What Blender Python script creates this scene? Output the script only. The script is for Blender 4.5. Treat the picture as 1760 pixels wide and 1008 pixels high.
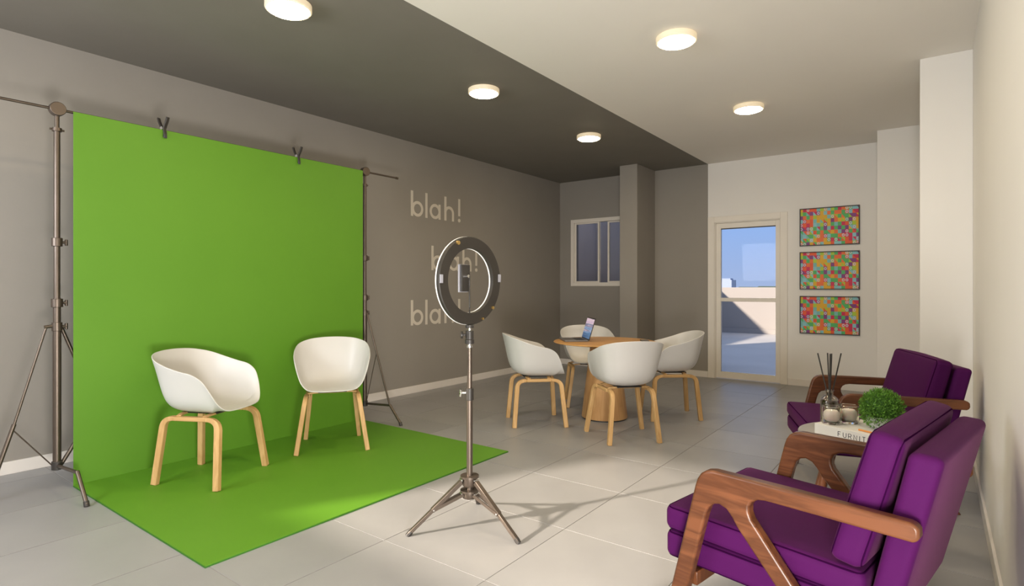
import bpy, bmesh, math, random
from math import sin, cos, pi, radians, atan2, sqrt
from mathutils import Vector, Matrix, noise
random.seed(7)
scn = bpy.context.scene
for o in list(bpy.data.objects): bpy.data.objects.remove(o)
COL = scn.collection

# ------------------------------------------------------------ camera, sky, lights, exposure
cam = bpy.data.cameras.new('camera'); camo = bpy.data.objects.new('camera', cam); COL.objects.link(camo)
camo.location = (0, 0, 1.18); camo.rotation_euler = (radians(90), 0, radians(36.78))
cam.sensor_width = 36; cam.lens = 978/1760*36; cam.shift_y = -9/1760; cam.clip_start = 0.05; cam.clip_end = 2000
scn.camera = camo
scn.view_settings.view_transform = 'Standard'; scn.view_settings.look = 'None'
scn.view_settings.gamma = 1; scn.view_settings.use_curve_mapping = False
scn.view_settings.exposure = 0.05

w = bpy.data.worlds.new('world'); scn.world = w; w.use_nodes = True
nt = w.node_tree; nt.nodes.clear()
wo = nt.nodes.new('ShaderNodeOutputWorld'); bg = nt.nodes.new('ShaderNodeBackground'); bg.inputs[1].default_value = 1.0
tc = nt.nodes.new('ShaderNodeTexCoord'); sx = nt.nodes.new('ShaderNodeSeparateXYZ'); cr = nt.nodes.new('ShaderNodeValToRGB')
nt.links.new(tc.outputs['Generated'], sx.inputs[0]); nt.links.new(sx.outputs['Z'], cr.inputs[0])
nt.links.new(cr.outputs[0], bg.inputs[0]); nt.links.new(bg.outputs[0], wo.inputs[0])
e = cr.color_ramp.elements
e[0].position = 0.0; e[0].color = (0.38, 0.49, 0.76, 1); e[1].position = 1.0; e[1].color = (0.40, 0.48, 0.68, 1)
x_ = e.new(0.12); x_.color = (0.29, 0.48, 0.90, 1)

def lamp(name, kind, loc, direction, energy, color, **kw):
    l = bpy.data.lights.new(name, kind); o = bpy.data.objects.new(name, l); COL.objects.link(o)
    o.location = loc; o.rotation_euler = Vector(direction).to_track_quat('-Z', 'Y').to_euler()
    l.energy = energy; l.color = color
    for k, v in kw.items(): setattr(l, k, v)
    return o
EL = radians(23)
lamp('sun', 'SUN', (-6, -6, 6), (0.45*cos(EL), 0.893*cos(EL), -sin(EL)), 8.0, (1.0, 0.86, 0.70), angle=radians(2.2))
lamp('front_window_light', 'AREA', (-3.4, -1.16, 1.87), (0.05, 1, -0.12), 68, (0.93, 0.96, 1.0), shape='RECTANGLE', size=1.75, size_y=1.0)
lamp('soft_fill_light', 'AREA', (0.15, 0.30, 0.50), (-1, 0.60, 0.20), 140, (1.0, 0.95, 0.89), shape='RECTANGLE', size=0.75, size_y=0.5)  # added low fill beside the right wall, out of view; no window there
LAMP_L = 72.0

# ------------------------------------------------------------ materials
def mat(name, col, rough=0.5, metal=0.0, emit=None, es=0, **kw):
    m = bpy.data.materials.new(name); m.use_nodes = True
    b = m.node_tree.nodes['Principled BSDF']
    b.inputs['Base Color'].default_value = (*col, 1); b.inputs['Roughness'].default_value = rough; b.inputs['Metallic'].default_value = metal
    if emit: b.inputs['Emission Color'].default_value = (*emit, 1); b.inputs['Emission Strength'].default_value = es
    for k, v in kw.items(): b.inputs[k].default_value = v
    return m
def N(m, t, **kw):
    n = m.node_tree.nodes.new(t)
    for k, v in kw.items(): setattr(n, k, v)
    return n
def L(m, a, b): m.node_tree.links.new(a, b)
def ramp(m, stops, interp='LINEAR'):
    r = N(m, 'ShaderNodeValToRGB'); r.color_ramp.interpolation = interp
    el = r.color_ramp.elements
    while len(el) < len(stops): el.new(0.5)
    for i, (p, c) in enumerate(stops): el[i].position = p; el[i].color = (*c, 1)
    return r
def noisy(name, c1, c2, scale=6, rough=0.5, bump=0.0, bscale=80, detail=4, **kw):
    m = mat(name, c1, rough, **kw); b = m.node_tree.nodes['Principled BSDF']
    t = N(m, 'ShaderNodeTexCoord'); n = N(m, 'ShaderNodeTexNoise'); n.inputs['Scale'].default_value = scale; n.inputs['Detail'].default_value = detail
    L(m, t.outputs['Object'], n.inputs['Vector']); r = ramp(m, [(0.3, c1), (0.7, c2)]); L(m, n.outputs['Fac'], r.inputs[0]); L(m, r.outputs[0], b.inputs['Base Color'])
    if bump:
        n2 = N(m, 'ShaderNodeTexNoise'); n2.inputs['Scale'].default_value = bscale; n2.inputs['Detail'].default_value = 3
        L(m, t.outputs['Object'], n2.inputs['Vector']); bp = N(m, 'ShaderNodeBump'); bp.inputs['Strength'].default_value = bump; bp.inputs['Distance'].default_value = 0.002
        L(m, n2.outputs['Fac'], bp.inputs['Height']); L(m, bp.outputs[0], b.inputs['Normal'])
    return m
def wood(name, c1, c2, stretch=(2, 20, 20), rough=0.42, rings=3.0):
    m = mat(name, c1, rough); b = m.node_tree.nodes['Principled BSDF']; b.inputs['Specular IOR Level'].default_value = 0.35
    t = N(m, 'ShaderNodeTexCoord'); mp = N(m, 'ShaderNodeMapping'); mp.inputs['Scale'].default_value = stretch
    n = N(m, 'ShaderNodeTexNoise'); n.inputs['Scale'].default_value = 1.6; n.inputs['Detail'].default_value = 6; n.inputs['Distortion'].default_value = 0.6
    L(m, t.outputs['Object'], mp.inputs[0]); L(m, mp.outputs[0], n.inputs['Vector'])
    mu = N(m, 'ShaderNodeMath', operation='MULTIPLY'); mu.inputs[1].default_value = rings; L(m, n.outputs['Fac'], mu.inputs[0])
    fr = N(m, 'ShaderNodeMath', operation='PINGPONG'); fr.inputs[1].default_value = 1.0; L(m, mu.outputs[0], fr.inputs[0])
    r = ramp(m, [(0.0, c2), (0.55, c1), (1.0, c1)]); L(m, fr.outputs[0], r.inputs[0]); L(m, r.outputs[0], b.inputs['Base Color'])
    bp = N(m, 'ShaderNodeBump'); bp.inputs['Strength'].default_value = 0.08; bp.inputs['Distance'].default_value = 0.001
    L(m, fr.outputs[0], bp.inputs['Height']); L(m, bp.outputs[0], b.inputs['Normal'])
    return m
def glass(name, tint=(1, 1, 1), refl=1.0):
    m = bpy.data.materials.new(name); m.use_nodes = True; n = m.node_tree.nodes; n.clear()
    out = n.new('ShaderNodeOutputMaterial'); mx = n.new('ShaderNodeMixShader'); tr = n.new('ShaderNodeBsdfTransparent'); gl = n.new('ShaderNodeBsdfGlossy')
    fr = n.new('ShaderNodeFresnel'); fr.inputs[0].default_value = 1.45; gl.inputs['Roughness'].default_value = 0.0
    tr.inputs[0].default_value = (*tint, 1); gl.inputs[0].default_value = (refl, refl, refl, 1)
    L(m, fr.outputs[0], mx.inputs[0]); L(m, tr.outputs[0], mx.inputs[1]); L(m, gl.outputs[0], mx.inputs[2]); L(m, mx.outputs[0], out.inputs[0])
    return m
M = {}
M['gray_wall'] = noisy('gray_wall_paint', (0.290, 0.268, 0.240), (0.300, 0.278, 0.250), 3, 0.75, 0.05, 300)
M['white_wall'] = noisy('white_wall_paint', (0.82, 0.80, 0.775), (0.83, 0.81, 0.785), 3, 0.7, 0.05, 300)
M['gray_ceil'] = noisy('gray_ceiling_paint', (0.18, 0.165, 0.14), (0.19, 0.175, 0.15), 3, 0.8, 0.03, 300)
M['white_ceil'] = noisy('white_ceiling_paint', (0.81, 0.775, 0.72), (0.82, 0.785, 0.73), 3, 0.8, 0.03, 300)
M['base'] = noisy('baseboard_paint', (0.75, 0.71, 0.67), (0.77, 0.73, 0.69), 5, 0.45)
M['frame'] = noisy('window_frame_paint', (0.78, 0.73, 0.66), (0.80, 0.75, 0.68), 5, 0.4)
M['grout'] = noisy('grout', (0.27, 0.26, 0.25), (0.31, 0.30, 0.28), 30, 0.9)
def tile_mat():
    m = noisy('porcelain_tile', (0.285, 0.283, 0.288), (0.32, 0.318, 0.323), 2.2, 0.38, 0.03, 120, detail=6)
    b = m.node_tree.nodes['Principled BSDF']; src = b.inputs['Base Color'].links[0].from_socket
    oi = N(m, 'ShaderNodeObjectInfo'); mr = N(m, 'ShaderNodeMapRange'); mr.inputs[3].default_value = 0.96; mr.inputs[4].default_value = 1.04
    L(m, oi.outputs['Random'], mr.inputs[0]); hs = N(m, 'ShaderNodeHueSaturation'); L(m, mr.outputs[0], hs.inputs['Value']); L(m, src, hs.inputs['Color']); L(m, hs.outputs[0], b.inputs['Base Color'])
    b.inputs['Specular IOR Level'].default_value = 0.4
    return m
M['tile'] = tile_mat()
M['green'] = noisy('green_backdrop_cloth', (0.094, 0.255, 0.009), (0.102, 0.268, 0.011), 2, 0.62, 0.05, 400)
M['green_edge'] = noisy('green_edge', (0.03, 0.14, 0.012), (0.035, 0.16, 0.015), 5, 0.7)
M['plastic'] = noisy('white_shell_plastic', (0.58, 0.57, 0.555), (0.59, 0.58, 0.565), 4, 0.38)
M['oak'] = wood('pale_oak', (0.60, 0.38, 0.17), (0.50, 0.30, 0.12), (14, 14, 1.5), 0.5, 4)
M['oak_x'] = wood('pale_oak_rail', (0.60, 0.38, 0.17), (0.50, 0.30, 0.12), (1.5, 14, 14), 0.5, 4)
M['oak_table'] = wood('table_oak', (0.56, 0.31, 0.115), (0.48, 0.25, 0.085), (1.5, 12, 12), 0.38, 4)
M['oak_cone'] = wood('table_oak_base', (0.54, 0.31, 0.13), (0.46, 0.25, 0.10), (12, 12, 0.9), 0.45, 4)
M['walnut'] = wood('walnut', (0.150, 0.054, 0.022), (0.082, 0.028, 0.011), (1.6, 10, 14), 0.33, 4)
M['walnut_leg'] = wood('walnut_leg', (0.150, 0.054, 0.022), (0.082, 0.028, 0.011), (12, 12, 1.5), 0.33, 4)
M['purple'] = noisy('purple_fabric', (0.052, 0.0028, 0.058), (0.058, 0.0034, 0.064), 3, 0.75, 0.25, 900)
pb = M['purple'].node_tree.nodes['Principled BSDF']; pb.inputs['Specular IOR Level'].default_value = 0.12; pb.inputs['Sheen Weight'].default_value = 0.08; pb.inputs['Sheen Roughness'].default_value = 0.4; pb.inputs['Sheen Tint'].default_value = (0.85, 0.35, 0.52, 1)
M['piping'] = noisy('purple_piping', (0.020, 0.002, 0.024), (0.022, 0.002, 0.026), 5, 0.95, **{'Specular IOR Level': 0.0})
M['metal'] = noisy('dark_bronze_metal', (0.13, 0.105, 0.085), (0.15, 0.12, 0.10), 8, 0.38, metal=0.8)
M['black'] = noisy('black_plastic', (0.028, 0.025, 0.022), (0.035, 0.031, 0.028), 12, 0.45)
M['ringback'] = noisy('ring_housing', (0.024, 0.020, 0.016), (0.028, 0.024, 0.019), 12, 0.55)
M['chrome'] = mat('chrome', (0.8, 0.8, 0.8), 0.2, 1.0)
M['brass'] = mat('brass', (0.75, 0.52, 0.2), 0.3, 1.0)
M['diffuser'] = mat('ring_diffuser', (0.85, 0.83, 0.8), 0.5, emit=(1, 0.95, 0.88), es=0.35)
M['lampbody'] = mat('lamp_body', (0.80, 0.74, 0.62), 0.5, emit=(1.0, 0.74, 0.40), es=0.30)
M['lens'] = mat('lamp_lens', (1, 0.9, 0.7), 0.5, emit=(1.0, 0.80, 0.52), es=LAMP_L)
M['glass'] = glass('clear_glass', (1, 1, 1), 0.10)
M['darkglass'] = glass('window_glass', (0.80, 0.82, 0.86), 0.4)
M['parapet'] = noisy('parapet_render', (0.375, 0.345, 0.325), (0.39, 0.36, 0.34), 1, 0.85)
M['terrace'] = noisy('terrace_floor', (0.55, 0.53, 0.51), (0.60, 0.58, 0.56), 1.2, 0.7)
M['outwall'] = noisy('outside_wall', (0.72, 0.66, 0.62), (0.75, 0.69, 0.65), 1, 0.8)
M['exterior'] = noisy('exterior_render', (0.6, 0.57, 0.52), (0.62, 0.59, 0.54), 1, 0.9)
M['stone'] = noisy('side_table_stone', (0.30, 0.28, 0.26), (0.36, 0.335, 0.31), 9, 0.45)
M['paper'] = noisy('book_cover', (0.78, 0.76, 0.73), (0.80, 0.78, 0.75), 5, 0.5)
M['pages'] = noisy('book_pages', (0.70, 0.67, 0.60), (0.75, 0.72, 0.65), 60, 0.8)
M['ink'] = mat('ink', (0.05, 0.05, 0.06), 0.6)
M['wax'] = mat('candle_wax', (0.86, 0.80, 0.78), 0.5, **{'Subsurface Weight': 0.3})
M['holder'] = mat('candle_glass', (1.0, 0.98, 0.93), 0.02, **{'Transmission Weight': 1.0, 'IOR': 1.45})
M['amber'] = mat('bottle_glass', (0.98, 0.96, 0.92), 0.03, **{'Transmission Weight': 1.0, 'IOR': 1.45})
M['liquid'] = mat('dark_liquid', (0.035, 0.016, 0.008), 0.15)
M['reed'] = noisy('black_reed', (0.02, 0.017, 0.015), (0.03, 0.026, 0.022), 30, 0.7)
M['leaf'] = noisy('moss_leaf', (0.06, 0.17, 0.015), (0.19, 0.42, 0.05), 40, 0.6)
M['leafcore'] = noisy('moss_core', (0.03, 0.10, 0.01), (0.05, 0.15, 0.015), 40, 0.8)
M['ceramic'] = noisy('pot_ceramic', (0.62, 0.63, 0.64), (0.68, 0.69, 0.70), 10, 0.35)
M['pencil'] = mat('orange_lacquer', (0.75, 0.28, 0.06), 0.4)
M['vinyl'] = noisy('white_vinyl', (0.66, 0.61, 0.54), (0.67, 0.62, 0.55), 5, 0.6)
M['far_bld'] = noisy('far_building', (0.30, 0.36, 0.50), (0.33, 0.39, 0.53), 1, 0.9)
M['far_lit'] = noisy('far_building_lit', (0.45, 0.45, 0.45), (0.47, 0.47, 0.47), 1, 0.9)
M['far_tree'] = noisy('far_trees', (0.05, 0.08, 0.07), (0.08, 0.11, 0.09), 3, 0.9)
M['laptop_lt'] = noisy('pale_plate', (0.30, 0.30, 0.34), (0.33, 0.33, 0.37), 9, 0.5)
M['laptop'] = noisy('laptop_metal', (0.20, 0.19, 0.19), (0.22, 0.21, 0.21), 9, 0.4, metal=0.5)
def art_mat():
    m = mat('print', (1, 1, 1), 0.5); b = m.node_tree.nodes['Principled BSDF']
    t = N(m, 'ShaderNodeTexCoord'); s = N(m, 'ShaderNodeSeparateXYZ'); L(m, t.outputs['Object'], s.inputs[0])
    def ma(op, a, bb=None):
        n = N(m, 'ShaderNodeMath', operation=op)
        for i, v in enumerate((a, bb)):
            if v is None: continue
            if isinstance(v, (int, float)): n.inputs[i].default_value = v
            else: L(m, v, n.inputs[i])
        return n.outputs[0]
    u = ma('MULTIPLY', ma('ADD', s.outputs['X'], 0.31), 27.4); v = ma('MULTIPLY', ma('ADD', s.outputs['Z'], 0.225), 22.2)
    fu, fv = ma('FLOOR', u), ma('FLOOR', v); ru, rv = ma('FRACT', u), ma('FRACT', v)
    def rnd(seed):
        c = N(m, 'ShaderNodeCombineXYZ'); L(m, fu, c.inputs[0]); L(m, fv, c.inputs[1]); c.inputs[2].default_value = seed
        wn = N(m, 'ShaderNodeTexWhiteNoise'); L(m, c.outputs[0], wn.inputs['Vector']); return wn.outputs['Value']
    pal = [(0.80, 0.10, 0.02), (0.62, 0.01, 0.08), (0.20, 0.50, 0.50), (0.08, 0.45, 0.13), (0.75, 0.42, 0.01), (0.22, 0.04, 0.22), (0.25, 0.55, 0.62), (0.42, 0.58, 0.03), (0.82, 0.16, 0.03)]
    st = [(i/9, c) for i, c in enumerate(pal)]
    r1 = ramp(m, st, 'CONSTANT'); L(m, rnd(1.3), r1.inputs[0]); r2 = ramp(m, st, 'CONSTANT'); L(m, rnd(7.7), r2.inputs[0])
    du, dv = ma('SUBTRACT', ru, 0.5), ma('SUBTRACT', rv, 0.5)
    d = ma('SQRT', ma('ADD', ma('MULTIPLY', du, du), ma('MULTIPLY', dv, dv)))
    k = rnd(3.1)
    ringm = ma('MULTIPLY', ma('MULTIPLY', ma('LESS_THAN', d, 0.40), ma('GREATER_THAN', d, 0.17)), ma('LESS_THAN', k, 0.24))
    tri = ma('MULTIPLY', ma('GREATER_THAN', ma('ADD', ru, rv), 1.0), ma('GREATER_THAN', k, 0.80))
    mx1 = N(m, 'ShaderNodeMix', data_type='RGBA'); L(m, tri, mx1.inputs[0]); L(m, r1.outputs[0], mx1.inputs[6]); L(m, r2.outputs[0], mx1.inputs[7])
    mx2 = N(m, 'ShaderNodeMix', data_type='RGBA'); L(m, ringm, mx2.inputs[0]); L(m, mx1.outputs[2], mx2.inputs[6]); mx2.inputs[7].default_value = (0.62, 0.58, 0.68, 1)
    L(m, mx2.outputs[2], b.inputs['Base Color']); return m
M['art'] = art_mat()
def screen_mat():
    m = mat('screen_picture', (0, 0, 0), 0.3); b = m.node_tree.nodes['Principled BSDF']
    t = N(m, 'ShaderNodeTexCoord'); mp = N(m, 'ShaderNodeMapping'); mp.inputs['Rotation'].default_value = (0.5, 0, 0); mp.inputs['Scale'].default_value = (1, 9, 14)
    n = N(m, 'ShaderNodeTexNoise'); n.inputs['Scale'].default_value = 2.2; n.inputs['Detail'].default_value = 5
    L(m, t.outputs['Object'], mp.inputs[0]); L(m, mp.outputs[0], n.inputs['Vector'])
    s = N(m, 'ShaderNodeSeparateXYZ'); L(m, t.outputs['Object'], s.inputs[0])
    a = N(m, 'ShaderNodeMath', operation='MULTIPLY_ADD'); L(m, s.outputs['Z'], a.inputs[0]); a.inputs[1].default_value = 2.6; a.inputs[2].default_value = -0.22
    c = N(m, 'ShaderNodeMath', operation='ADD'); L(m, n.outputs['Fac'], c.inputs[0]); L(m, a.outputs[0], c.inputs[1])
    r = ramp(m, [(0.25, (0.03, 0.08, 0.2)), (0.42, (0.10, 0.22, 0.42)), (0.52, (0.30, 0.36, 0.52)), (0.60, (0.10, 0.10, 0.22)), (0.68, (0.62, 0.50, 0.58)), (0.9, (0.5, 0.38, 0.55))])
    L(m, c.outputs[0], r.inputs[0]); L(m, r.outputs[0], b.inputs['Base Color']); L(m, r.outputs[0], b.inputs['Emission Color']); b.inputs['Emission Strength'].default_value = 0.55
    return m
M['screen'] = screen_mat()

# ------------------------------------------------------------ mesh helpers
def link(name, bm, m, parent=None, smooth=40, bevel=0, seg=2, sub=0):
    me = bpy.data.meshes.new(name); bmesh.ops.recalc_face_normals(bm, faces=bm.faces); bm.to_mesh(me); bm.free()
    for x in (m if isinstance(m, (list, tuple)) else [m]): me.materials.append(M[x])
    if smooth:
        for p in me.polygons: p.use_smooth = True
        me.set_sharp_from_angle(angle=radians(smooth))
    o = bpy.data.objects.new(name, me); COL.objects.link(o)
    if parent: o.parent = parent
    if bevel:
        b = o.modifiers.new('bevel', 'BEVEL'); b.width = bevel; b.segments = seg; b.limit_method = 'ANGLE'; b.angle_limit = radians(35); b.harden_normals = False
    if sub:
        s = o.modifiers.new('sub', 'SUBSURF'); s.levels = sub; s.render_levels = sub
    return o
def box(bm, x0, x1, y0, y1, z0, z1, mi=0):
    vs = [bm.verts.new(p) for p in ((x0,y0,z0),(x1,y0,z0),(x1,y1,z0),(x0,y1,z0),(x0,y0,z1),(x1,y0,z1),(x1,y1,z1),(x0,y1,z1))]
    for f in ((0,3,2,1),(4,5,6,7),(0,1,5,4),(1,2,6,5),(2,3,7,6),(3,0,4,7)):
        fc = bm.faces.new([vs[i] for i in f]); fc.material_index = mi
def sweep(bm, pts, rx, ry=None, n=12, up=(0, 0, 1), square=False, cap=True):
    """sweep a circle / rectangle along pts. rx, ry half sizes (rx along side, ry along 'up'-ish)"""
    ry = rx if ry is None else ry
    pts = [Vector(p) for p in pts]; rings = []; up = Vector(up)
    for i, p in enumerate(pts):
        t = (pts[min(i+1, len(pts)-1)] - pts[max(i-1, 0)]).normalized()
        s = t.cross(up)
        if s.length < 1e-4: s = t.cross(Vector((1, 0, 0)))
        s.normalize(); u = s.cross(t).normalized()
        k = 1.0
        if 0 < i < len(pts)-1:
            a = (pts[i]-pts[i-1]).normalized(); b = (pts[i+1]-pts[i]).normalized(); k = 1/max(0.5, cos(a.angle(b, 0)/2))
        if square: cs = [(-1,-1),(1,-1),(1,1),(-1,1)]
        else: cs = [(cos(2*pi*j/n), sin(2*pi*j/n)) for j in range(n)]
        RX = rx[i] if isinstance(rx, (list, tuple)) else rx; RY = ry[i] if isinstance(ry, (list, tuple)) else ry
        rings.append([bm.verts.new(p + s*(c[0]*RX) + u*(c[1]*RY*k)) for c in cs])
    m_ = len(rings[0])
    for a, b in zip(rings, rings[1:]):
        for j in range(m_): bm.faces.new((a[j], a[(j+1) % m_], b[(j+1) % m_], b[j]))
    if cap: bm.faces.new(rings[0][::-1]); bm.faces.new(rings[-1])
def cyl(bm, a, b, r, r2=None, n=16): sweep(bm, [a, b], [r, r if r2 is None else r2], [r, r if r2 is None else r2], n)
def lathe(bm, prof, n=32, center=(0, 0)):
    rings = []
    for r, z in prof:
        if r < 1e-6: rings.append([bm.verts.new((center[0], center[1], z))])
        else: rings.append([bm.verts.new((center[0]+r*cos(2*pi*j/n), center[1]+r*sin(2*pi*j/n), z)) for j in range(n)])
    for a, b in zip(rings, rings[1:]):
        for j in range(n):
            k = (j+1) % n
            if len(a) == 1 and len(b) == 1: continue
            if len(a) == 1: bm.faces.new((a[0], b[k], b[j]))
            elif len(b) == 1: bm.faces.new((a[j], a[k], b[0]))
            else: bm.faces.new((a[j], a[k], b[k], b[j]))
def prism(bm, poly, y0, y1, axis='y'):
    def P(a, b, c): return (a, c, b) if axis == 'y' else ((c, a, b) if axis == 'x' else (a, b, c))
    A = [bm.verts.new(P(a, b, y0)) for a, b in poly]; B = [bm.verts.new(P(a, b, y1)) for a, b in poly]
    n = len(poly); bm.faces.new(A); bm.faces.new(B[::-1])
    for i in range(n): bm.faces.new((A[i], B[i], B[(i+1) % n], A[(i+1) % n]))
def empty(name, loc, rz=0, label=None, cat=None, group=None):
    o = bpy.data.objects.new(name, None); COL.objects.link(o); o.location = loc; o.rotation_euler = (0, 0, rz); o.empty_display_size = 0.1
    tag(o, label, cat, group); return o
def tag(o, label=None, cat=None, group=None, kind=None):
    if label: o['label'] = label
    if cat: o['category'] = cat
    if group: o['group'] = group
    if kind: o['kind'] = kind
    return o
def dup(root, loc, rz, label=None):
    r = root.copy(); COL.objects.link(r); r.location = loc; r.rotation_euler = (0, 0, rz)
    if label: r['label'] = label
    def rec(a, b):
        for ch in list(a.children):
            c = ch.copy(); COL.objects.link(c); c.parent = b; rec(ch, c)
    rec(root, r); return r
def S(o): o['kind'] = 'structure'; return o
def catmull(pts, n=8, closed=False):
    out = []; P = [Vector(p) for p in pts]; m_ = len(P)
    for i in range(m_ if closed else m_-1):
        p0 = P[(i-1) % m_] if closed or i > 0 else P[0]; p1 = P[i]; p2 = P[(i+1) % m_]; p3 = P[(i+2) % m_] if closed or i+2 < m_ else P[-1]
        for k in range(n):
            t = k/n
            out.append(0.5*((2*p1)+(-p0+p2)*t+(2*p0-5*p1+4*p2-p3)*t*t+(-p0+3*p1-3*p2+p3)*t**3))
    if not closed: out.append(P[-1])
    return out

# ------------------------------------------------------------ the room
XL, XR, YB, YF, ZC, XS = -4.71, 0.195, 7.55, -1.2, 2.81, -2.42
bm = bmesh.new(); box(bm, XL-0.2, XL, YF-0.2, YB+0.2, -0.1, ZC+0.2)
S(link('wall_left', bm, 'gray_wall', smooth=0))
bm = bmesh.new(); box(bm, XR, XR+0.2, YF-0.2, YB+0.2, -0.1, ZC+0.2)
S(link('wall_right', bm, 'white_wall', smooth=0))
WX0, WX1, WZ0, WZ1 = -4.50, -3.45, 1.215, 2.21          # far window opening
DX0, DX1, DZ = -2.335, -1.535, 2.03                      # door opening
bm = bmesh.new()
box(bm, XL, WX0, YB, YB+0.2, -0.1, ZC+0.2, 0); box(bm, WX0, WX1, YB, YB+0.2, -0.1, WZ0, 0); box(bm, WX0, WX1, YB, YB+0.2, WZ1, ZC+0.2, 0); box(bm, WX1, XS, YB, YB+0.2, -0.1, ZC+0.2, 0)
box(bm, XS, DX0, YB, YB+0.2, -0.1, ZC+0.2, 1); box(bm, DX0, DX1, YB, YB+0.2, DZ, ZC+0.2, 1); box(bm, DX1, XR, YB, YB+0.2, -0.1, ZC+0.2, 1); box(bm, DX0, DX1, YB, YB+0.2, -0.1, 0, 1)
S(link('wall_back', bm, ['gray_wall', 'white_wall'], smooth=0))
FX0, FX1, FZ0, FZ1 = -4.3, -2.5, 1.35, 2.40              # window behind the camera
bm = bmesh.new()
box(bm, XL, FX0, YF-0.2, YF, -0.1, ZC+0.2); box(bm, FX1, XR, YF-0.2, YF, -0.1, ZC+0.2); box(bm, FX0, FX1, YF-0.2, YF, -0.1, FZ0); box(bm, FX0, FX1, YF-0.2, YF, FZ1, ZC+0.2)
S(link('wall_front', bm, 'white_wall', smooth=0))
bm = bmesh.new(); box(bm, XL, XS, YF-0.2, YB, ZC, ZC+0.15, 0); box(bm, XS, XR, YF-0.2, YB, ZC, ZC+0.15, 1)
S(link('ceiling', bm, ['gray_ceil', 'white_ceil'], smooth=0))
bm = bmesh.new(); box(bm, -3.405, -3.155, 6.963, YB, 0, ZC); S(link('column_gray', bm, 'gray_wall', smooth=0, bevel=0.003))
bm = bmesh.new(); box(bm, -0.50, XR, 6.99, YB, 0, ZC); S(link('column_corner', bm, 'white_wall', smooth=0, bevel=0.003))
bm = bmesh.new(); box(bm, -0.10, XR, 4.99, 5.5, 0, ZC); S(link('column_white', bm, 'white_wall', smooth=0, bevel=0.003))
# baseboards
def baseboard(name, segs):
    bm = bmesh.new()
    for s in segs: box(bm, *s, 0, 0.08)
    return S(link(name, bm, 'base', smooth=0, bevel=0.002))
T = 0.012
baseboard('baseboard_left', [(XL, XL+T, YF, YB)])
baseboard('baseboard_back', [(XL+T, -3.405, YB-T, YB), (-3.155, -2.42, YB-T, YB), (-1.455, -0.50, YB-T, YB)])
baseboard('baseboard_right', [(XR-T, XR, YF, 4.99), (XR-T, XR, 5.5, 6.99)])
baseboard('trim_1', [(-3.405-T, -3.155+T, 6.963-T, 6.963), (-3.405-T, -3.405, 6.963, YB-T), (-3.155, -3.155+T, 6.963, YB-T)])
baseboard('trim_2', [(-0.50-T, XR, 6.99-T, 6.99), (-0.50-T, -0.50, 6.99, YB-T)])
baseboard('trim_3', [(-0.10-T, XR, 4.99-T, 4.99), (-0.10-T, -0.10, 4.99, 5.5)])
# floor: grout bed with single tiles
bm = bmesh.new(); box(bm, XL, XR, YF, YB, -0.1, -0.002)
floor = S(link('floor', bm, 'grout', smooth=0))
TS, G = 0.61, 0.0022
xs = [-1.46+TS*k for k in range(-6, 4)]; ys = [1.16+TS*k for k in range(-4, 12)]
xs = [XL]+[x for x in xs if XL+0.03 < x < XR-0.03]+[XR]; ys = [YF]+[y for y in ys if YF+0.03 < y < YB-0.03]+[YB]
cache = {}
for i in range(len(xs)-1):
    for j in range(len(ys)-1):
        wx, wy = xs[i+1]-xs[i], ys[j+1]-ys[j]; key = (round(wx, 3), round(wy, 3))
        if key not in cache:
            b2 = bmesh.new(); a, c = wx/2-G, wy/2-G
            v0 = [b2.verts.new(p) for p in ((-a,-c,-0.004),(a,-c,-0.004),(a,c,-0.004),(-a,c,-0.004))]
            v1 = [b2.verts.new(p) for p in ((-a,-c,-0.0004),(a,-c,-0.0004),(a,c,-0.0004),(-a,c,-0.0004))]
            a -= 0.0003; c -= 0.0003
            v2 = [b2.verts.new(p) for p in ((-a,-c,0),(a,-c,0),(a,c,0),(-a,c,0))]
            for p, q in ((v0, v1), (v1, v2)):
                for k in range(4): b2.faces.new((p[k], p[(k+1) % 4], q[(k+1) % 4], q[k]))
            b2.faces.new(v2)
            me = bpy.data.meshes.new('tile'); b2.to_mesh(me); b2.free(); me.materials.append(M['tile']); cache[key] = me
        o = bpy.data.objects.new('tile', cache[key]); COL.objects.link(o); o.parent = floor; o.location = ((xs[i]+xs[i+1])/2, (ys[j]+ys[j+1])/2, 0)

# door
casing = bmesh.new(); y0, y1 = YB-0.014, YB
box(casing, -2.418, DX0, y0, y1, 0, 2.107); box(casing, DX1, -1.459, y0, y1, 0, 2.107); box(casing, DX0, DX1, y0, y1, DZ, 2.107)
box(casing, DX0, DX0+0.012, YB, YB+0.2, 0, DZ); box(casing, DX1-0.012, DX1, YB, YB+0.2, 0, DZ); box(casing, DX0+0.012, DX1-0.012, YB, YB+0.2, DZ-0.012, DZ)
casing_o = S(link('trim_4', casing, 'frame', smooth=0, bevel=0.002))
door = S(bpy.data.objects.new('door_1', None)); COL.objects.link(door); door.location = (DX0, YB+0.01, 0)
bm = bmesh.new(); W = DX1-DX0; g0, g1 = 0.078, 0.739
box(bm, 0.014, g0, 0, 0.045, 0.008, DZ-0.014); box(bm, g1, W-0.014, 0, 0.045, 0.008, DZ-0.014)
box(bm, g0, g1, 0, 0.045, 1.951, DZ-0.014); box(bm, g0, g1, 0, 0.045, 0.008, 0.09); box(bm, g0, g1, 0, 0.045, 1.003, 1.050)
link('door_leaf', bm, 'frame', door, smooth=0, bevel=0.002)
for z0, z1 in ((0.09, 1.003), (1.050, 1.951)):
    bm = bmesh.new(); box(bm, g0, g1, 0.018, 0.024, z0, z1); link('pane', bm, 'glass', door, smooth=0)
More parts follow.
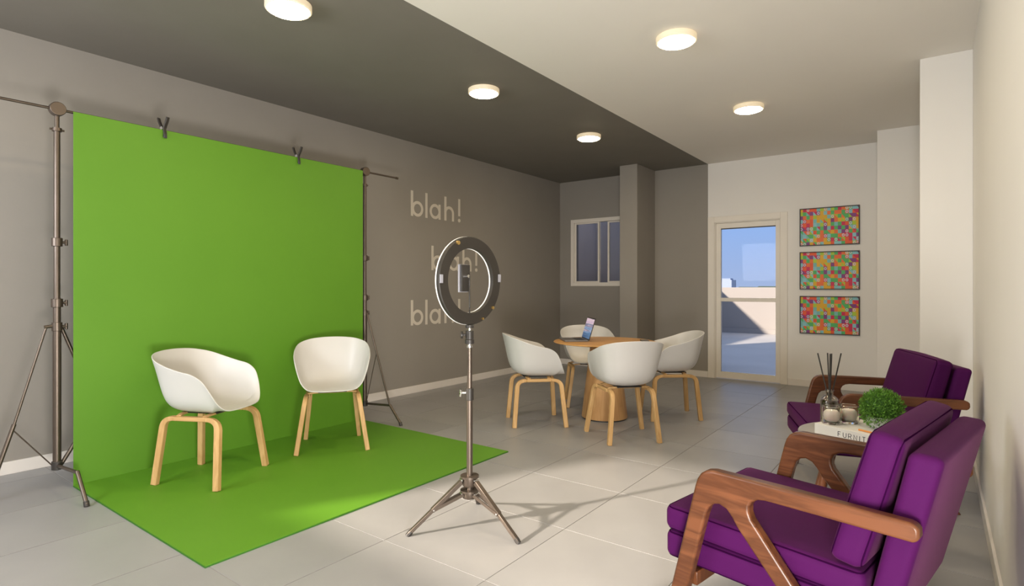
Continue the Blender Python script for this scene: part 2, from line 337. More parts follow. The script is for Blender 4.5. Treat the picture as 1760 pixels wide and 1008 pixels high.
bm = bmesh.new(); box(bm, g0, g1, 0.010, 0.034, 1.940, 1.951); tag(link('glazing_bead', bm, 'black', door, smooth=0), 'thin black bead along the top of the glass')
bm = bmesh.new(); box(bm, g0, g1, 0.012, 0.03, 0.09, 0.095); tag(link('glazing_bead', bm, 'chrome', door, smooth=0), 'bright metal bead along the bottom of the glass')
# far window: sliding, two sashes
win = S(bpy.data.objects.new('window_1', None)); COL.objects.link(win); win.location = (WX0, YB, WZ0)
W, Hh = WX1-WX0, WZ1-WZ0
bm = bmesh.new(); box(bm, -0.01, 0.045, -0.012, 0.09, -0.01, Hh+0.01); box(bm, W-0.045, W+0.01, -0.012, 0.09, -0.01, Hh+0.01); box(bm, 0.045, W-0.045, -0.012, 0.09, -0.01, 0.045); box(bm, 0.045, W-0.045, -0.012, 0.09, Hh-0.045, Hh+0.01)
link('window_frame', bm, 'frame', win, smooth=0, bevel=0.003)
for a, b, yy in ((0.045, 0.47, 0.012), (0.585, W-0.045, 0.05)):
    bm = bmesh.new(); c = 0.028
    box(bm, a, a+c, yy, yy+0.03, 0.045, Hh-0.045); box(bm, b-c, b, yy, yy+0.03, 0.045, Hh-0.045); box(bm, a+c, b-c, yy, yy+0.03, 0.045, 0.045+0.02); box(bm, a+c, b-c, yy, yy+0.03, Hh-0.065, Hh-0.045)
    sash = link('sash', bm, 'frame', win, smooth=0, bevel=0.002)
    bm = bmesh.new(); box(bm, a+c, b-c, yy+0.012, yy+0.017, 0.065, Hh-0.065); link('pane', bm, 'darkglass', sash, smooth=0)
bm = bmesh.new(); box(bm, 0.47, 0.585, 0.068, 0.073, 0.045, Hh-0.045); link('pane', bm, 'darkglass', win, smooth=0)
# window behind the camera (its light falls on the floor and it mirrors in the door glass)
fw_ = S(bpy.data.objects.new('window_2', None)); COL.objects.link(fw_); fw_.location = (FX0, YF, FZ0)
W, Hh = FX1-FX0, FZ1-FZ0
bm = bmesh.new()
for a, b, c, d in ((0, 0.05, 0, Hh), (W-0.05, W, 0, Hh), (0.05, W-0.05, 0, 0.05), (0.05, W-0.05, Hh-0.05, Hh)): box(bm, a, b, -0.1, -0.04, c, d)
link('window_frame', bm, 'frame', fw_, smooth=0, bevel=0.003)

# ------------------------------------------------------------ outside
bm = bmesh.new(); box(bm, -14, 8, YB+0.2, 16.2, -0.25, -0.02); S(link('terrace_floor', bm, 'terrace', smooth=0))
bm = bmesh.new(); box(bm, -14, 8, 15.8, 16.0, -0.02, 1.19); S(link('terrace_parapet', bm, 'parapet', smooth=0, bevel=0.01))
bm = bmesh.new(); box(bm, -14, 8, 15.74, 15.8, -0.02, 0.10); S(link('terrace_skirting', bm, 'parapet', smooth=0, bevel=0.005))
bm = bmesh.new(); box(bm, -5.25, -5.05, YB+0.2, 15.74, -0.02, 1.42); S(link('terrace_side_wall', bm, 'parapet', smooth=0))
bm = bmesh.new(); box(bm, -5.05, -2.80, YB+1.6, YB+1.7, -0.02, 3.0); box(bm, -2.90, -2.80, YB+0.2, YB+1.6, -0.02, 3.0); box(bm, -5.05, -4.95, YB+0.2, YB+1.6, -0.02, 3.0); S(link('lightwell_wall', bm, 'outwall', smooth=0))
bm = bmesh.new(); box(bm, -5.3, 1.5, YF-0.2, YB+0.2, ZC+0.2, ZC+0.45); S(link('roof_slab', bm, 'exterior', smooth=0))
bt = empty('apartment_tower', (-66.2, 230, -60), 0.1, 'small distant block with a white side wall rising over the terrace parapet', 'building')
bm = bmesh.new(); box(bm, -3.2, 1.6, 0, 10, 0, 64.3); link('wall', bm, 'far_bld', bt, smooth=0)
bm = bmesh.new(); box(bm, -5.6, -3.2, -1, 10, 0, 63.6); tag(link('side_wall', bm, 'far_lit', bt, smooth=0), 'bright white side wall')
bm = bmesh.new(); box(bm, -2.4, 0.8, 2, 8, 64.3, 64.9); link('roof_parapet', bm, 'far_bld', bt, smooth=0)
def skyline():
    bm = bmesh.new(); random.seed(3); x = -150
    top = []
    while x < 40:
        wd = random.uniform(3, 9); top.append((x, 61.0+random.uniform(0.3, 0.95)+ (0.6 if -68 < x < -64 else 0))); x += wd
        top.append((x-0.5, top[-1][1]*0.999))
    poly = [(-150, 0)]+top+[(40, 0)]
    prism(bm, poly, 260, 268)
    o = link('tree_line', bm, 'far_tree', smooth=0); o.location = (0, 0, -60); return o
tag(skyline(), 'low dark line of trees on the horizon beyond the parapet', 'trees', kind='stuff')
bm = bmesh.new(); box(bm, -900, 900, 16.2, 1500, -61, -60); box(bm, -900, 900, -600, YF-8, -61, -60); S(link('ground', bm, 'exterior', smooth=0))

# ------------------------------------------------------------ ceiling lamps
def make_light():
    t = empty('ceiling_light', (0, 0, ZC), 0, 'x', 'ceiling light', 'round flush ceiling lights')
    bm = bmesh.new(); lathe(bm, [(0, 0), (0.122, 0), (0.128, -0.004), (0.128, -0.034), (0.122, -0.040), (0.115, -0.040), (0.115, -0.030), (0, -0.030)], 48)
    link('lamp_body', bm, 'lampbody', t)
    bm = bmesh.new(); lathe(bm, [(0.1148, -0.034), (0.1148, -0.040), (0.105, -0.046), (0.06, -0.050), (0, -0.051)], 48)
    link('lamp_lens', bm, 'lens', t); return t
hid = {(-1.355, 1.846): 'lit round ceiling light on the white ceiling above the foreground armchair, above the frame', (-2.98, 0.09): 'lit round ceiling light on the grey ceiling beside the camera, outside the frame', (-1.355, 0.09): 'lit round ceiling light on the white ceiling beside the camera, outside the frame'}
l0 = make_light(); first = True
lbl = {(-2.98, 1.846): 'lit round ceiling light on the grey ceiling above the green backdrop', (-2.98, 3.60): 'lit round ceiling light on the grey ceiling, middle of three in view', (-2.98, 5.356): 'lit round ceiling light on the grey ceiling nearest the far wall',
       (-1.355, 3.59): 'lit round ceiling light on the white ceiling, nearer and larger of two', (-1.355, 5.35): 'lit round ceiling light on the white ceiling nearest the glass door'}
for x, y in list(lbl)+list(hid):
    lab = lbl.get((x, y)) or hid[(x, y)]
    if first: l0.location = (x, y, ZC); l0['label'] = lab; first = False
    else: dup(l0, (x, y, ZC), 0, lab)

# ------------------------------------------------------------ green backdrop
gs = empty('green_screen', (-4.1, 2.2, 0), 0, 'bright green backdrop screen with a matching floor mat, behind two white chairs', 'backdrop')
bm = bmesh.new(); box(bm, -0.006, 0.0, -1.055, 1.065, 0.0, 2.225); link('backdrop_panel', bm, 'green', gs, smooth=0, bevel=0.001)
bm = bmesh.new(); box(bm, 0.0, 1.633, -1.055, 1.05, 0.003, 0.009); link('floor_mat', bm, 'green', gs, smooth=0)
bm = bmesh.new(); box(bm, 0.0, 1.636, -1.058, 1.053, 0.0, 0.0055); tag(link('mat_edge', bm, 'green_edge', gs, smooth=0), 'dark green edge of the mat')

st = empty('backdrop_stand', (-4.17, 2.213, 0), 0, 'dark metal backdrop stand with two tripod poles and a long thin crossbar', 'backdrop stand')
bm = bmesh.new(); cyl(bm, (0, -1.95, 2.236), (0, 1.52, 2.236), 0.008); cyl(bm, (0, 1.50, 2.236), (0, 1.525, 2.236), 0.011); link('crossbar', bm, 'metal', st)
for sy in (-1.129, 1.129):
    bm = bmesh.new(); cyl(bm, (0, sy, 0.12), (0, sy, 0.97), 0.021); cyl(bm, (0, sy, 0.97), (0, sy, 1.12), 0.019); cyl(bm, (0, sy, 1.12), (0, sy, 2.12), 0.016); cyl(bm, (0, sy, 2.12), (0, sy, 2.235), 0.012)
    pole = link('pole', bm, 'metal', st)
    bm = bmesh.new(); cyl(bm, (-0.02, sy, 2.236), (0.028, sy, 2.236), 0.040, n=28); link('clamp_disc', bm, 'metal', st, bevel=0.003)
    for z, r in ((0.95, 0.026), (1.09, 0.029), (1.45, 0.027)):
        bm = bmesh.new(); cyl(bm, (0, sy, z-0.025), (0, sy, z+0.025), r); cyl(bm, (0, sy+0.02, z), (0, sy+0.048, z), 0.008); cyl(bm, (0, sy+0.045, z-0.018), (0, sy+0.045, z+0.018), 0.008)
        link('collar', bm, 'metal', st, bevel=0.002)
    bm = bmesh.new(); cyl(bm, (0, sy, 2.105), (0, sy, 2.125), 0.024); cyl(bm, (0, sy-0.035, 2.115), (0, sy+0.035, 2.115), 0.006); link('collar', bm, 'metal', st)
    bm = bmesh.new(); cyl(bm, (0, sy, 0.105), (0, sy, 0.155), 0.027); link('base_hub', bm, 'black', st, bevel=0.003)
    def stleg(d, upper=True, reach=0.50):
        P = lambda r, z: (d[0]*r, sy+d[1]*r, z)
        bm = bmesh.new()
        if upper: cyl(bm, P(0.03, 0.95), P(0.35, 0.155), 0.008, n=10); cyl(bm, P(0.02, 0.13), P(0.17, 0.605), 0.0035, n=8)
        cyl(bm, P(0.02, 0.13), P(0.35, 0.155), 0.010, n=10); cyl(bm, P(0.35, 0.16), P(reach, 0.012), 0.011, n=10)
        g = link('leg', bm, 'metal', st)
        bm = bmesh.new(); cyl(bm, P(reach-0.012, 0.026), P(reach, 0.0), 0.014, n=12); link('foot_cap', bm, 'black', g)
    if sy < 0:
        stleg((1, 0), False)
        bm = bmesh.new(); cyl(bm, (0, sy-0.02, 0.955), (0, sy-0.06, 0.95), 0.010, n=10); cyl(bm, (0, sy-0.05, 0.955), (0, sy-0.205, 0.37), 0.007, n=10); cyl(bm, (0, sy-0.195, 0.41), (0, sy-0.312, 0.014), 0.011, n=10); cyl(bm, (0, sy-0.02, 0.13), (0, sy-0.20, 0.377), 0.0035, n=8)
        g = link('leg', bm, 'metal', st); bm = bmesh.new(); cyl(bm, (0, sy-0.31, 0.024), (0, sy-0.318, 0.0), 0.014, n=12); link('foot_cap', bm, 'black', g)
        bm = bmesh.new(); cyl(bm, (-0.03, sy+0.03, 0.94), (-0.03, sy+0.36, 0.012), 0.010, n=10); cyl(bm, (0, sy+0.02, 0.13), (-0.025, sy+0.20, 0.42), 0.011, n=10)
        g = link('leg', bm, 'metal', st); bm = bmesh.new(); cyl(bm, (-0.03, sy+0.356, 0.024), (-0.03, sy+0.362, 0.0), 0.014, n=12); link('foot_cap', bm, 'black', g)
    else:
        stleg((1, -0.03)); stleg((-0.05, -1)); stleg((-0.75, -0.66))
# spring clamps
def make_clamp():
    t = empty('spring_clamp', (0, 0, 0), 0, 'x', 'clamp', 'black spring clamps on the backdrop')
    for s in (-1, 1):
        bm = bmesh.new()
        pts = catmull([(0.012*s, 0, -0.045), (0.016*s, 0, -0.02), (0.011*s, 0, 0.012), (0.030*s, 0, 0.055), (0.040*s, 0, 0.085)], 4)
        sweep(bm, pts, 0.011, 0.005, up=(1, 0, 0), square=True); link('jaw', bm, 'black', t, bevel=0.002)
    bm = bmesh.new(); cyl(bm, (0, -0.016, 0.012), (0, 0.016, 0.012), 0.011, n=14); link('spring', bm, 'chrome', t)
    bm = bmesh.new(); box(bm, 0.0125, 0.022, -0.011, 0.011, -0.052, -0.028); tag(link('jaw_pad', bm, 'ink', t, bevel=0.002), 'dark rounded pad')
    return t
c0 = make_clamp(); c0.location = (-4.103, 1.634, 2.222); c0.rotation_euler = (0, 0, 0.35); c0['label'] = 'black spring clamp on the top edge of the green backdrop, left one'
dup(c0, (-4.103, 2.62, 2.222), 0.35, 'black spring clamp on the top edge of the green backdrop, right one')

# ------------------------------------------------------------ white shell chairs
def bez(t, a, b, c, d): u = 1-t; return u*u*u*a+3*u*u*t*b+3*u*t*t*c+t*t*t*d
def make_chair():
    t = empty('shell_armchair', (0, 0, 0), 0, 'x', 'chair', 'white shell chairs with oak legs')
    half = [(0.238, 0, 0.437), (0.235, 0.10, 0.438), (0.222, 0.175, 0.448), (0.200, 0.222, 0.490), (0.172, 0.252, 0.560), (0.135, 0.272, 0.628), (0.075, 0.284, 0.668), (0.0, 0.288, 0.686), (-0.090, 0.286, 0.712), (-0.185, 0.262, 0.746), (-0.252, 0.190, 0.770), (-0.282, 0.10, 0.780), (-0.290, 0, 0.783)]
    half = [(x, y*0.94, z) for x, y, z in half]
    full = half + [(x, -y, z) for x, y, z in half[-2:0:-1]]
    rim = catmull(full, 4, closed=True); n = len(rim)
    bm = bmesh.new(); C = Vector((0.0, 0, 0.418)); SN = 14; rings = []
    c = bm.verts.new(C)
    for k in range(1, SN+1):
        s = k/SN; r_ = bez(s, 0, 0.93, 0.74, 1.0); g = bez(s, 0, 0.0, 0.22, 1.0)
        ring = []
        for p in rim:
            dx, dy, dz = p.x-C.x, p.y-C.y, p.z-C.z
            lip = max(0, 1-dz/0.10)                        # the front lip stays shallow
            rr = r_*(1-lip)+s*lip*1.0
            ring.append(bm.verts.new((C.x+dx*rr, C.y+dy*rr, C.z+dz*g + (0.010*lip*sin(pi*s)))))
        rings.append(ring)
    for j in range(n): bm.faces.new((c, rings[0][j], rings[0][(j+1) % n]))
    for a, b in zip(rings, rings[1:]):
        for j in range(n): bm.faces.new((a[j], b[j], b[(j+1) % n], a[(j+1) % n]))
    sh = link('shell', bm, 'plastic', t, smooth=180)
    so = sh.modifiers.new('thick', 'SOLIDIFY'); so.thickness = 0.007; so.offset = 0
    bv = sh.modifiers.new('bv', 'BEVEL'); bv.width = 0.0025; bv.segments = 2; bv.limit_method = 'ANGLE'; bv.angle_limit = radians(50)
    sb = sh.modifiers.new('sub', 'SUBSURF'); sb.levels = 1; sb.render_levels = 1
    for sy in (1, -1):
        for sx in (1, -1):
            fy, ty = (0.242, 0.182) if sx > 0 else (0.200, 0.160)
            foot = Vector((0.218*sx, fy*sy, 0)); top = Vector((0.185*sx, ty*sy, 0.388))
            pts = [foot, foot.lerp(top, 0.5), foot.lerp(top, 0.86)]
            a = pts[-1]; b = Vector((0.105*sx, (0.171+0.0055*sx)*sy, 0.392)); ctl = Vector((0.183*sx, (0.171+0.009*sx)*sy, 0.395))
            for k in range(1, 9):
                q = k/8; pts.append(a*(1-q)**2+ctl*2*q*(1-q)+b*q*q)
            bm = bmesh.new(); hw = [0.0185-0.0055*min(1, max(0, (i-2)/7)) for i in range(len(pts))]
            sweep(bm, pts, 0.016, hw, up=(sx, 0, 0.35), square=True); link('leg', bm, 'oak', t, bevel=0.004)
        bm = bmesh.new(); box(bm, -0.106, 0.106, 0.170*sy-0.016, 0.170*sy+0.016, 0.379, 0.405); link('side_rail', bm, 'oak_x', t, bevel=0.004)
    for sx in (0.085, -0.085):
        bm = bmesh.new(); sweep(bm, catmull([(sx, -0.168, 0.404), (sx*1.1, -0.12, 0.411), (sx*1.15, 0, 0.411), (sx*1.1, 0.12, 0.411), (sx, 0.168, 0.404)], 5), 0.014, 0.006, square=True)
        link('cross_rail', bm, 'oak', t, bevel=0.002)
    bm = bmesh.new(); box(bm, -0.12, 0.12, -0.1, 0.1, 0.409, 0.418); tag(link('mounting_plate', bm, 'black', t, bevel=0.003), 'dark plate under the seat')
    return t
ch0 = make_chair()
CH = [((-3.625, 1.715), 28, 'white shell chair with oak legs on the green mat, nearer and turned sideways'),
      ((-3.615, 2.60), -36, 'white shell chair with oak legs on the green mat, further back and facing forward'),
      ((-2.832, 4.135), 45, 'white shell chair with oak legs on the left side of the round table'),
      ((-2.865, 5.13), -50, 'white shell chair with oak legs behind the round table, behind the laptop'),
      ((-1.985, 4.135), 137, 'white shell chair with oak legs nearest the camera at the round table, back turned'),
      ((-1.975, 5.075), -143, 'white shell chair with oak legs on the right of the round table by the door')]
for i, (p, a, lab) in enumerate(CH):
    z = 0.009 if i < 2 else 0
    if i == 0: ch0.location = (*p, z); ch0.rotation_euler = (0, 0, radians(a)); ch0['label'] = lab
    else: dup(ch0, (*p, z), radians(a), lab)

# ------------------------------------------------------------ round table
tb = empty('round_table', (-2.425, 4.648, 0), 0, 'round oak table on a wide cone pedestal between four white chairs', 'table')
bm = bmesh.new(); lathe(bm, [(0, 0.660), (0.16, 0.660), (0.40, 0.676), (0.455, 0.683), (0.462, 0.688), (0.458, 0.694), (0.45, 0.696), (0, 0.696)], 72); link('table_top', bm, 'oak_table', tb)
bm = bmesh.new(); lathe(bm, [(0, 0.012), (0.205, 0.012), (0.207, 0.016), (0.128, 0.660), (0, 0.660)], 64); link('pedestal', bm, 'oak_cone', tb)
bm = bmesh.new(); lathe(bm, [(0, 0), (0.198, 0), (0.198, 0.012), (0, 0.012)], 48); tag(link('base_ring', bm, 'black', tb), 'dark recessed ring at the foot')
# laptop
ang = atan2(-0.31, 0.276)
lp = empty('laptop', (-2.60, 4.60, 0.696), ang, 'open laptop with a blue mountain picture on screen, on the oak table', 'laptop')
bm = bmesh.new(); box(bm, -0.155, 0.155, -0.215, 0, 0.001, 0.014); link('keyboard_base', bm, 'laptop', lp, bevel=0.003)
bm = bmesh.new()
for r in range(5):
    for c in range(12): box(bm, -0.132+c*0.0222, -0.113+c*0.0222, -0.105+r*0.0175, -0.090+r*0.0175, 0.014, 0.0155)
tag(link('keys', bm, 'black', lp, smooth=0), 'black keys', kind='stuff')
bm = bmesh.new(); box(bm, -0.045, 0.045, -0.195, -0.125, 0.014, 0.0145); link('touchpad', bm, 'metal', lp, smooth=0)
bm = bmesh.new(); cyl(bm, (-0.12, 0.0, 0.010), (0.12, 0.0, 0.010), 0.005, n=10); link('hinge', bm, 'black', lp)
lid = bpy.data.objects.new('lid', None)
bm = bmesh.new(); box(bm, -0.155, 0.155, -0.003, 0.004, 0.0, 0.205); lidm = link('lid', bm, 'black', lp, bevel=0.002); lidm.location = (0, 0.004, 0.012); lidm.rotation_euler = (radians(-17), 0, 0)
bm = bmesh.new(); box(bm, -0.149, 0.149, -0.0045, -0.003, 0.010, 0.194); link('screen', bm, 'screen', lidm, smooth=0)
bpy.data.objects.remove(lid)
# small phone on the right of the table
ph = empty('smartphone', (-2.13, 4.86, 0.696), radians(30), 'small black phone lying near the right edge of the oak table', 'phone')
bm = bmesh.new(); box(bm, -0.035, 0.035, -0.07, 0.07, 0, 0.008); link('phone_body', bm, 'black', ph, bevel=0.003)
bm = bmesh.new(); box(bm, -0.031, 0.031, -0.065, 0.065, 0.008, 0.0086); link('display', bm, 'laptop', ph, smooth=0)

# ------------------------------------------------------------ ring light on tripod
RC = Vector((-1.849, 2.124, 0))
rl = empty('ring_light', RC, 0, 'black ring light with phone mount on a thin tripod stand in the foreground', 'ring light')
bm = bmesh.new(); cyl(bm, (0, 0, 0.14), (0, 0, 0.66), 0.0155, n=20); cyl(bm, (0, 0, 0.66), (0, 0, 0.885), 0.0125, n=20); link('pole', bm, 'metal', rl)
view = atan2(RC.y, RC.x); side = Vector((sin(view), -cos(view), 0))   # towards the right of the picture
bm = bmesh.new(); cyl(bm, (0, 0, 0.625), (0, 0, 0.685), 0.020, n=20); col = link('collar', bm, 'black', rl, bevel=0.003)
bm = bmesh.new(); cyl(bm, -side*0.015+Vector((0,0,0.662)), -side*0.045+Vector((0,0,0.662)), 0.006, n=10)
for q in range(3):
    a = q*2*pi/3+0.4; cyl(bm, -side*0.040+Vector((0,0,0.662)), -side*0.046+Vector((0,0,0.662))+Vector((0,0,1))*0.02*cos(a)+side.cross(Vector((0,0,1)))*0.02*sin(a), 0.006, n=10)
tag(link('knob', bm, 'chrome', col), 'chrome wing knob')
for z0, z1, nm in ((0.205, 0.255, 'upper_hub'), (0.145, 0.185, 'lower_hub')):
    bm = bmesh.new(); lathe(bm, [(0, z0), (0.034, z0), (0.036, z0+0.004), (0.036, z1-0.012), (0.046, z1-0.010), (0.046, z1), (0, z1)], 6 if False else 24); link(nm, bm, 'metal', rl)
for fx, fy in ((-2.016, 1.867), (-1.545, 2.12), (-2.01, 2.381)):
    d = Vector((fx, fy, 0))-RC; R = d.length; d.normalize(); sd = d.cross(Vector((0, 0, 1)))
    P = lambda r, z: d*r+Vector((0, 0, z))
    bm = bmesh.new(); a, m_, f_ = P(0.042, 0.228), P(0.17, 0.118), P(R-0.004, 0.008)
    sweep(bm, [a, a.lerp(f_, 0.56)], 0.0125, 0.0105, square=True); sweep(bm, [a.lerp(f_, 0.52), f_], 0.010, 0.0085, square=True)
    leg = link('leg', bm, 'metal', rl, bevel=0.002)
    bm = bmesh.new(); cyl(bm, f_.lerp(a, 0.05), P(R, 0.0), 0.0125, n=12); link('foot_cap', bm, 'black', leg)
    j = a.lerp(f_, 0.54)
    bm = bmesh.new()
    for s_ in (-1, 1): sweep(bm, [P(0.035, 0.166)+sd*0.0145*s_, j+sd*0.014*s_], 0.0022, 0.0075, square=True)
    link('brace', bm, 'metal', leg)
    for q, zz in ((0.044, 0.238), (0.044, 0.170)):
        bm = bmesh.new(); cyl(bm, P(q, zz)+sd*-0.016, P(q, zz)+sd*0.016, 0.004, n=10); tag(link('bolt', bm, 'chrome', leg), 'chrome bolt')
    bm = bmesh.new(); cyl(bm, j-sd*0.017, j+sd*0.017, 0.0045, n=10); tag(link('bolt', bm, 'chrome', leg), 'chrome bolt')
bm = bmesh.new(); cyl(bm, (0, 0, 0.885), (0, 0, 0.895), 0.015); cyl(bm, (0, 0, 0.893), (0, 0, 0.904), 0.010); tag(link('screw_collar', bm, 'chrome', rl), 'chrome collar')
bm = bmesh.new(); cyl(bm, (0, 0, 0.904), (0, 0, 0.925), 0.023, n=20); cyl(bm, (0, 0, 0.925), (0, 0, 0.968), 0.020, n=20)
bh = link('ball_head', bm, 'black', rl, bevel=0.002)
bm = bmesh.new(); cyl(bm, -side*0.018+Vector((0,0,0.948)), -side*0.034+Vector((0,0,0.948)), 0.006); cyl(bm, -side*0.032+Vector((0,0,0.948)), -side*0.044+Vector((0,0,0.948)), 0.018, n=12); link('knob', bm, 'black', bh, bevel=0.002)
bm = bmesh.new(); cyl(bm, (0, 0, 0.966), (0, 0, 0.984), 0.008); tag(link('ball_joint', bm, 'chrome', bh), 'chrome ball joint')
bm = bmesh.new(); cyl(bm, (0, 0, 0.982), (0, 0, 0.998), 0.021, n=20); link('ring_socket', bm, 'black', rl, bevel=0.002)
# ring: axis n points to the green screen
rn = Vector((cos(radians(177)), sin(radians(177)), 0)); rs = rn.cross(Vector((0, 0, 1))); rc = Vector((0, 0, 1.215))
def ringpart(name, prof, m, n=72, rot=0):
    bm = bmesh.new(); rings = []
    for i in range(n):
        a = 2*pi*i/n; d = rs*cos(a)+Vector((0, 0, 1))*sin(a)
        rings.append([bm.verts.new(rc+d*r+rn*h) for r, h in prof])
    for i in range(n):
        A, B = rings[i], rings[(i+1) % n]; k = len(prof)
        for j in range(k): bm.faces.new((A[j], B[j], B[(j+1) % k], A[(j+1) % k]))
    return link(name, bm, m, rl)
ringpart('ring_housing', [(0.158, -0.010), (0.160, -0.014), (0.213, -0.014), (0.217, -0.010), (0.217, 0.006), (0.158, 0.006)], 'ringback')
tag(ringpart('ring_diffuser', [(0.157, 0.006), (0.218, 0.006), (0.218, 0.013), (0.214, 0.016), (0.161, 0.016), (0.157, 0.013)], 'diffuser'), 'white light diffuser ring')
for a, m_, sz in ((118, 'brass', 0.010), (-42, 'brass', 0.008), (-68, 'brass', 0.006)):
    d = rs*cos(radians(a))+Vector((0, 0, 1))*sin(radians(a)); bm = bmesh.new()
    cyl(bm, rc+d*0.205-rn*0.012, rc+d*0.205-rn*0.022, sz); tag(link('screw', bm, m_, rl), 'brass screw')
for a in (178, 4):
    d = rs*cos(radians(a))+Vector((0, 0, 1))*sin(radians(a)); bm = bmesh.new()
    sweep(bm, [rc+d*0.205-rn*0.0165-Vector((0,0,0.020)), rc+d*0.205-rn*0.0165+Vector((0,0,0.020))], 0.008, 0.004, up=rn, square=True); tag(link('label_plate', bm, 'laptop_lt', rl, bevel=0.001), 'pale grey plate')
hc = rc+Vector((0, 0, 0.012))
bm = bmesh.new(); sweep(bm, catmull([rc+Vector((0,0,-0.19)), rc+Vector((0,0,-0.10)), rc+Vector((0,0,-0.02))+rn*0.002, hc-rn*0.015+side*-0.012+Vector((0,0,0.012))], 6), 0.0038, n=10); link('gooseneck', bm, 'black', rl)
bm = bmesh.new(); hp = hc-side*0.022
sweep(bm, [hp-Vector((0,0,0.066)), hp+Vector((0,0,0.066))], 0.006, 0.029, up=rs, square=True)
hold = link('phone_holder', bm, 'black', rl, bevel=0.002)
bm = bmesh.new(); cyl(bm, hp-rn*0.004+Vector((0,0,0.01)), hp-rn*0.024+Vector((0,0,0.01)), 0.008); tag(link('ball_joint', bm, 'chrome', hold), 'chrome ball joint')
sp = empty('smartphone', RC+hp+rn*0.011-rs*0.004, atan2(rn.y, rn.x), 'slim phone held upright in the middle of the ring light', 'phone')
bm = bmesh.new(); box(bm, -0.004, 0.004, -0.033, 0.033, -0.069, 0.069); tag(link('phone_body', bm, 'laptop_lt', sp, bevel=0.003), 'silver phone body')
bm = bmesh.new(); box(bm, 0.004, 0.0045, -0.031, 0.031, -0.064, 0.064); link('display', bm, 'black', sp, smooth=0)

# ------------------------------------------------------------ purple armchairs
def rbox(bm, hx, hy, hz, r, fn, n=10, bulge=(0, 0, 0)):
    """rounded box surface, mapped through fn(x,y,z)"""
    def axis(h):
        inner = h-r
        return [-h, -h+r*0.15, -h+r*0.4, -h+r*0.7]+[-inner+2*inner*k/n for k in range(n+1)]+[h-r*0.7, h-r*0.4, h-r*0.15, h]
    H_ = (hx, hy, hz); ax = [axis(h) for h in H_]; V = {}
    def vert(i, j, k):
        key = (i, j, k)
        if key in V: return V[key]
        q = Vector((ax[0][i], ax[1][j], ax[2][k])); c = Vector([max(-h+r, min(h-r, v)) for h, v in zip(H_, q)])
        d = q-c; p = c+(d.normalized()*r if d.length > 1e-9 else d)
        u = [p[a]/H_[a] for a in range(3)]
        for a in range(3):
            o1, o2 = [b for b in range(3) if b != a]
            p[a] += bulge[a]*(1 if u[a] > 0 else -1)*abs(u[a])**3*(1-u[o1]**2)*(1-u[o2]**2)
        V[key] = bm.verts.new(fn(*p)); return V[key]
    m_ = len(ax[0])
    for a in range(3):
        b, c = (a+1) % 3, (a+2) % 3
        for side_ in (0, m_-1):
            for j in range(m_-1):
                for k in range(m_-1):
                    def idx(jj, kk):
                        t = [0, 0, 0]; t[a] = side_; t[b] = jj; t[c] = kk; return tuple(t)
                    bm.faces.new([vert(*idx(j, k)), vert(*idx(j+1, k)), vert(*idx(j+1, k+1)), vert(*idx(j, k+1))])
def pipe_loops(bm, hx, hy, hz, r, fn, axis, rad=0.0026):
    H_ = [hx, hy, hz]; e_ = r*0.29; a = axis; b, c = [q for q in range(3) if q != a]
    for s in (-1, 1):
        pts = []
        B, C_ = H_[b]-e_, H_[c]-e_; R_ = r*0.9
        for qb, qc, a0 in ((1, 1, 0), (-1, 1, 90), (-1, -1, 180), (1, -1, 270)):
            for k in range(5):
                th = radians(a0+k*22.5); p = [0, 0, 0]; p[a] = s*(H_[a]-e_); p[b] = qb*(B-R_)+R_*cos(th); p[c] = qc*(C_-R_)+R_*sin(th); pts.append(Vector(fn(*p)))
        # densify straight runs
        dense = []
        for i in range(len(pts)):
            p, q = pts[i], pts[(i+1) % len(pts)]; k = max(1, int((q-p).length/0.04))
            for j in range(k): dense.append(p.lerp(q, j/k))
        dense.append(dense[0].copy()); sweep(bm, dense, rad, n=6, cap=False)
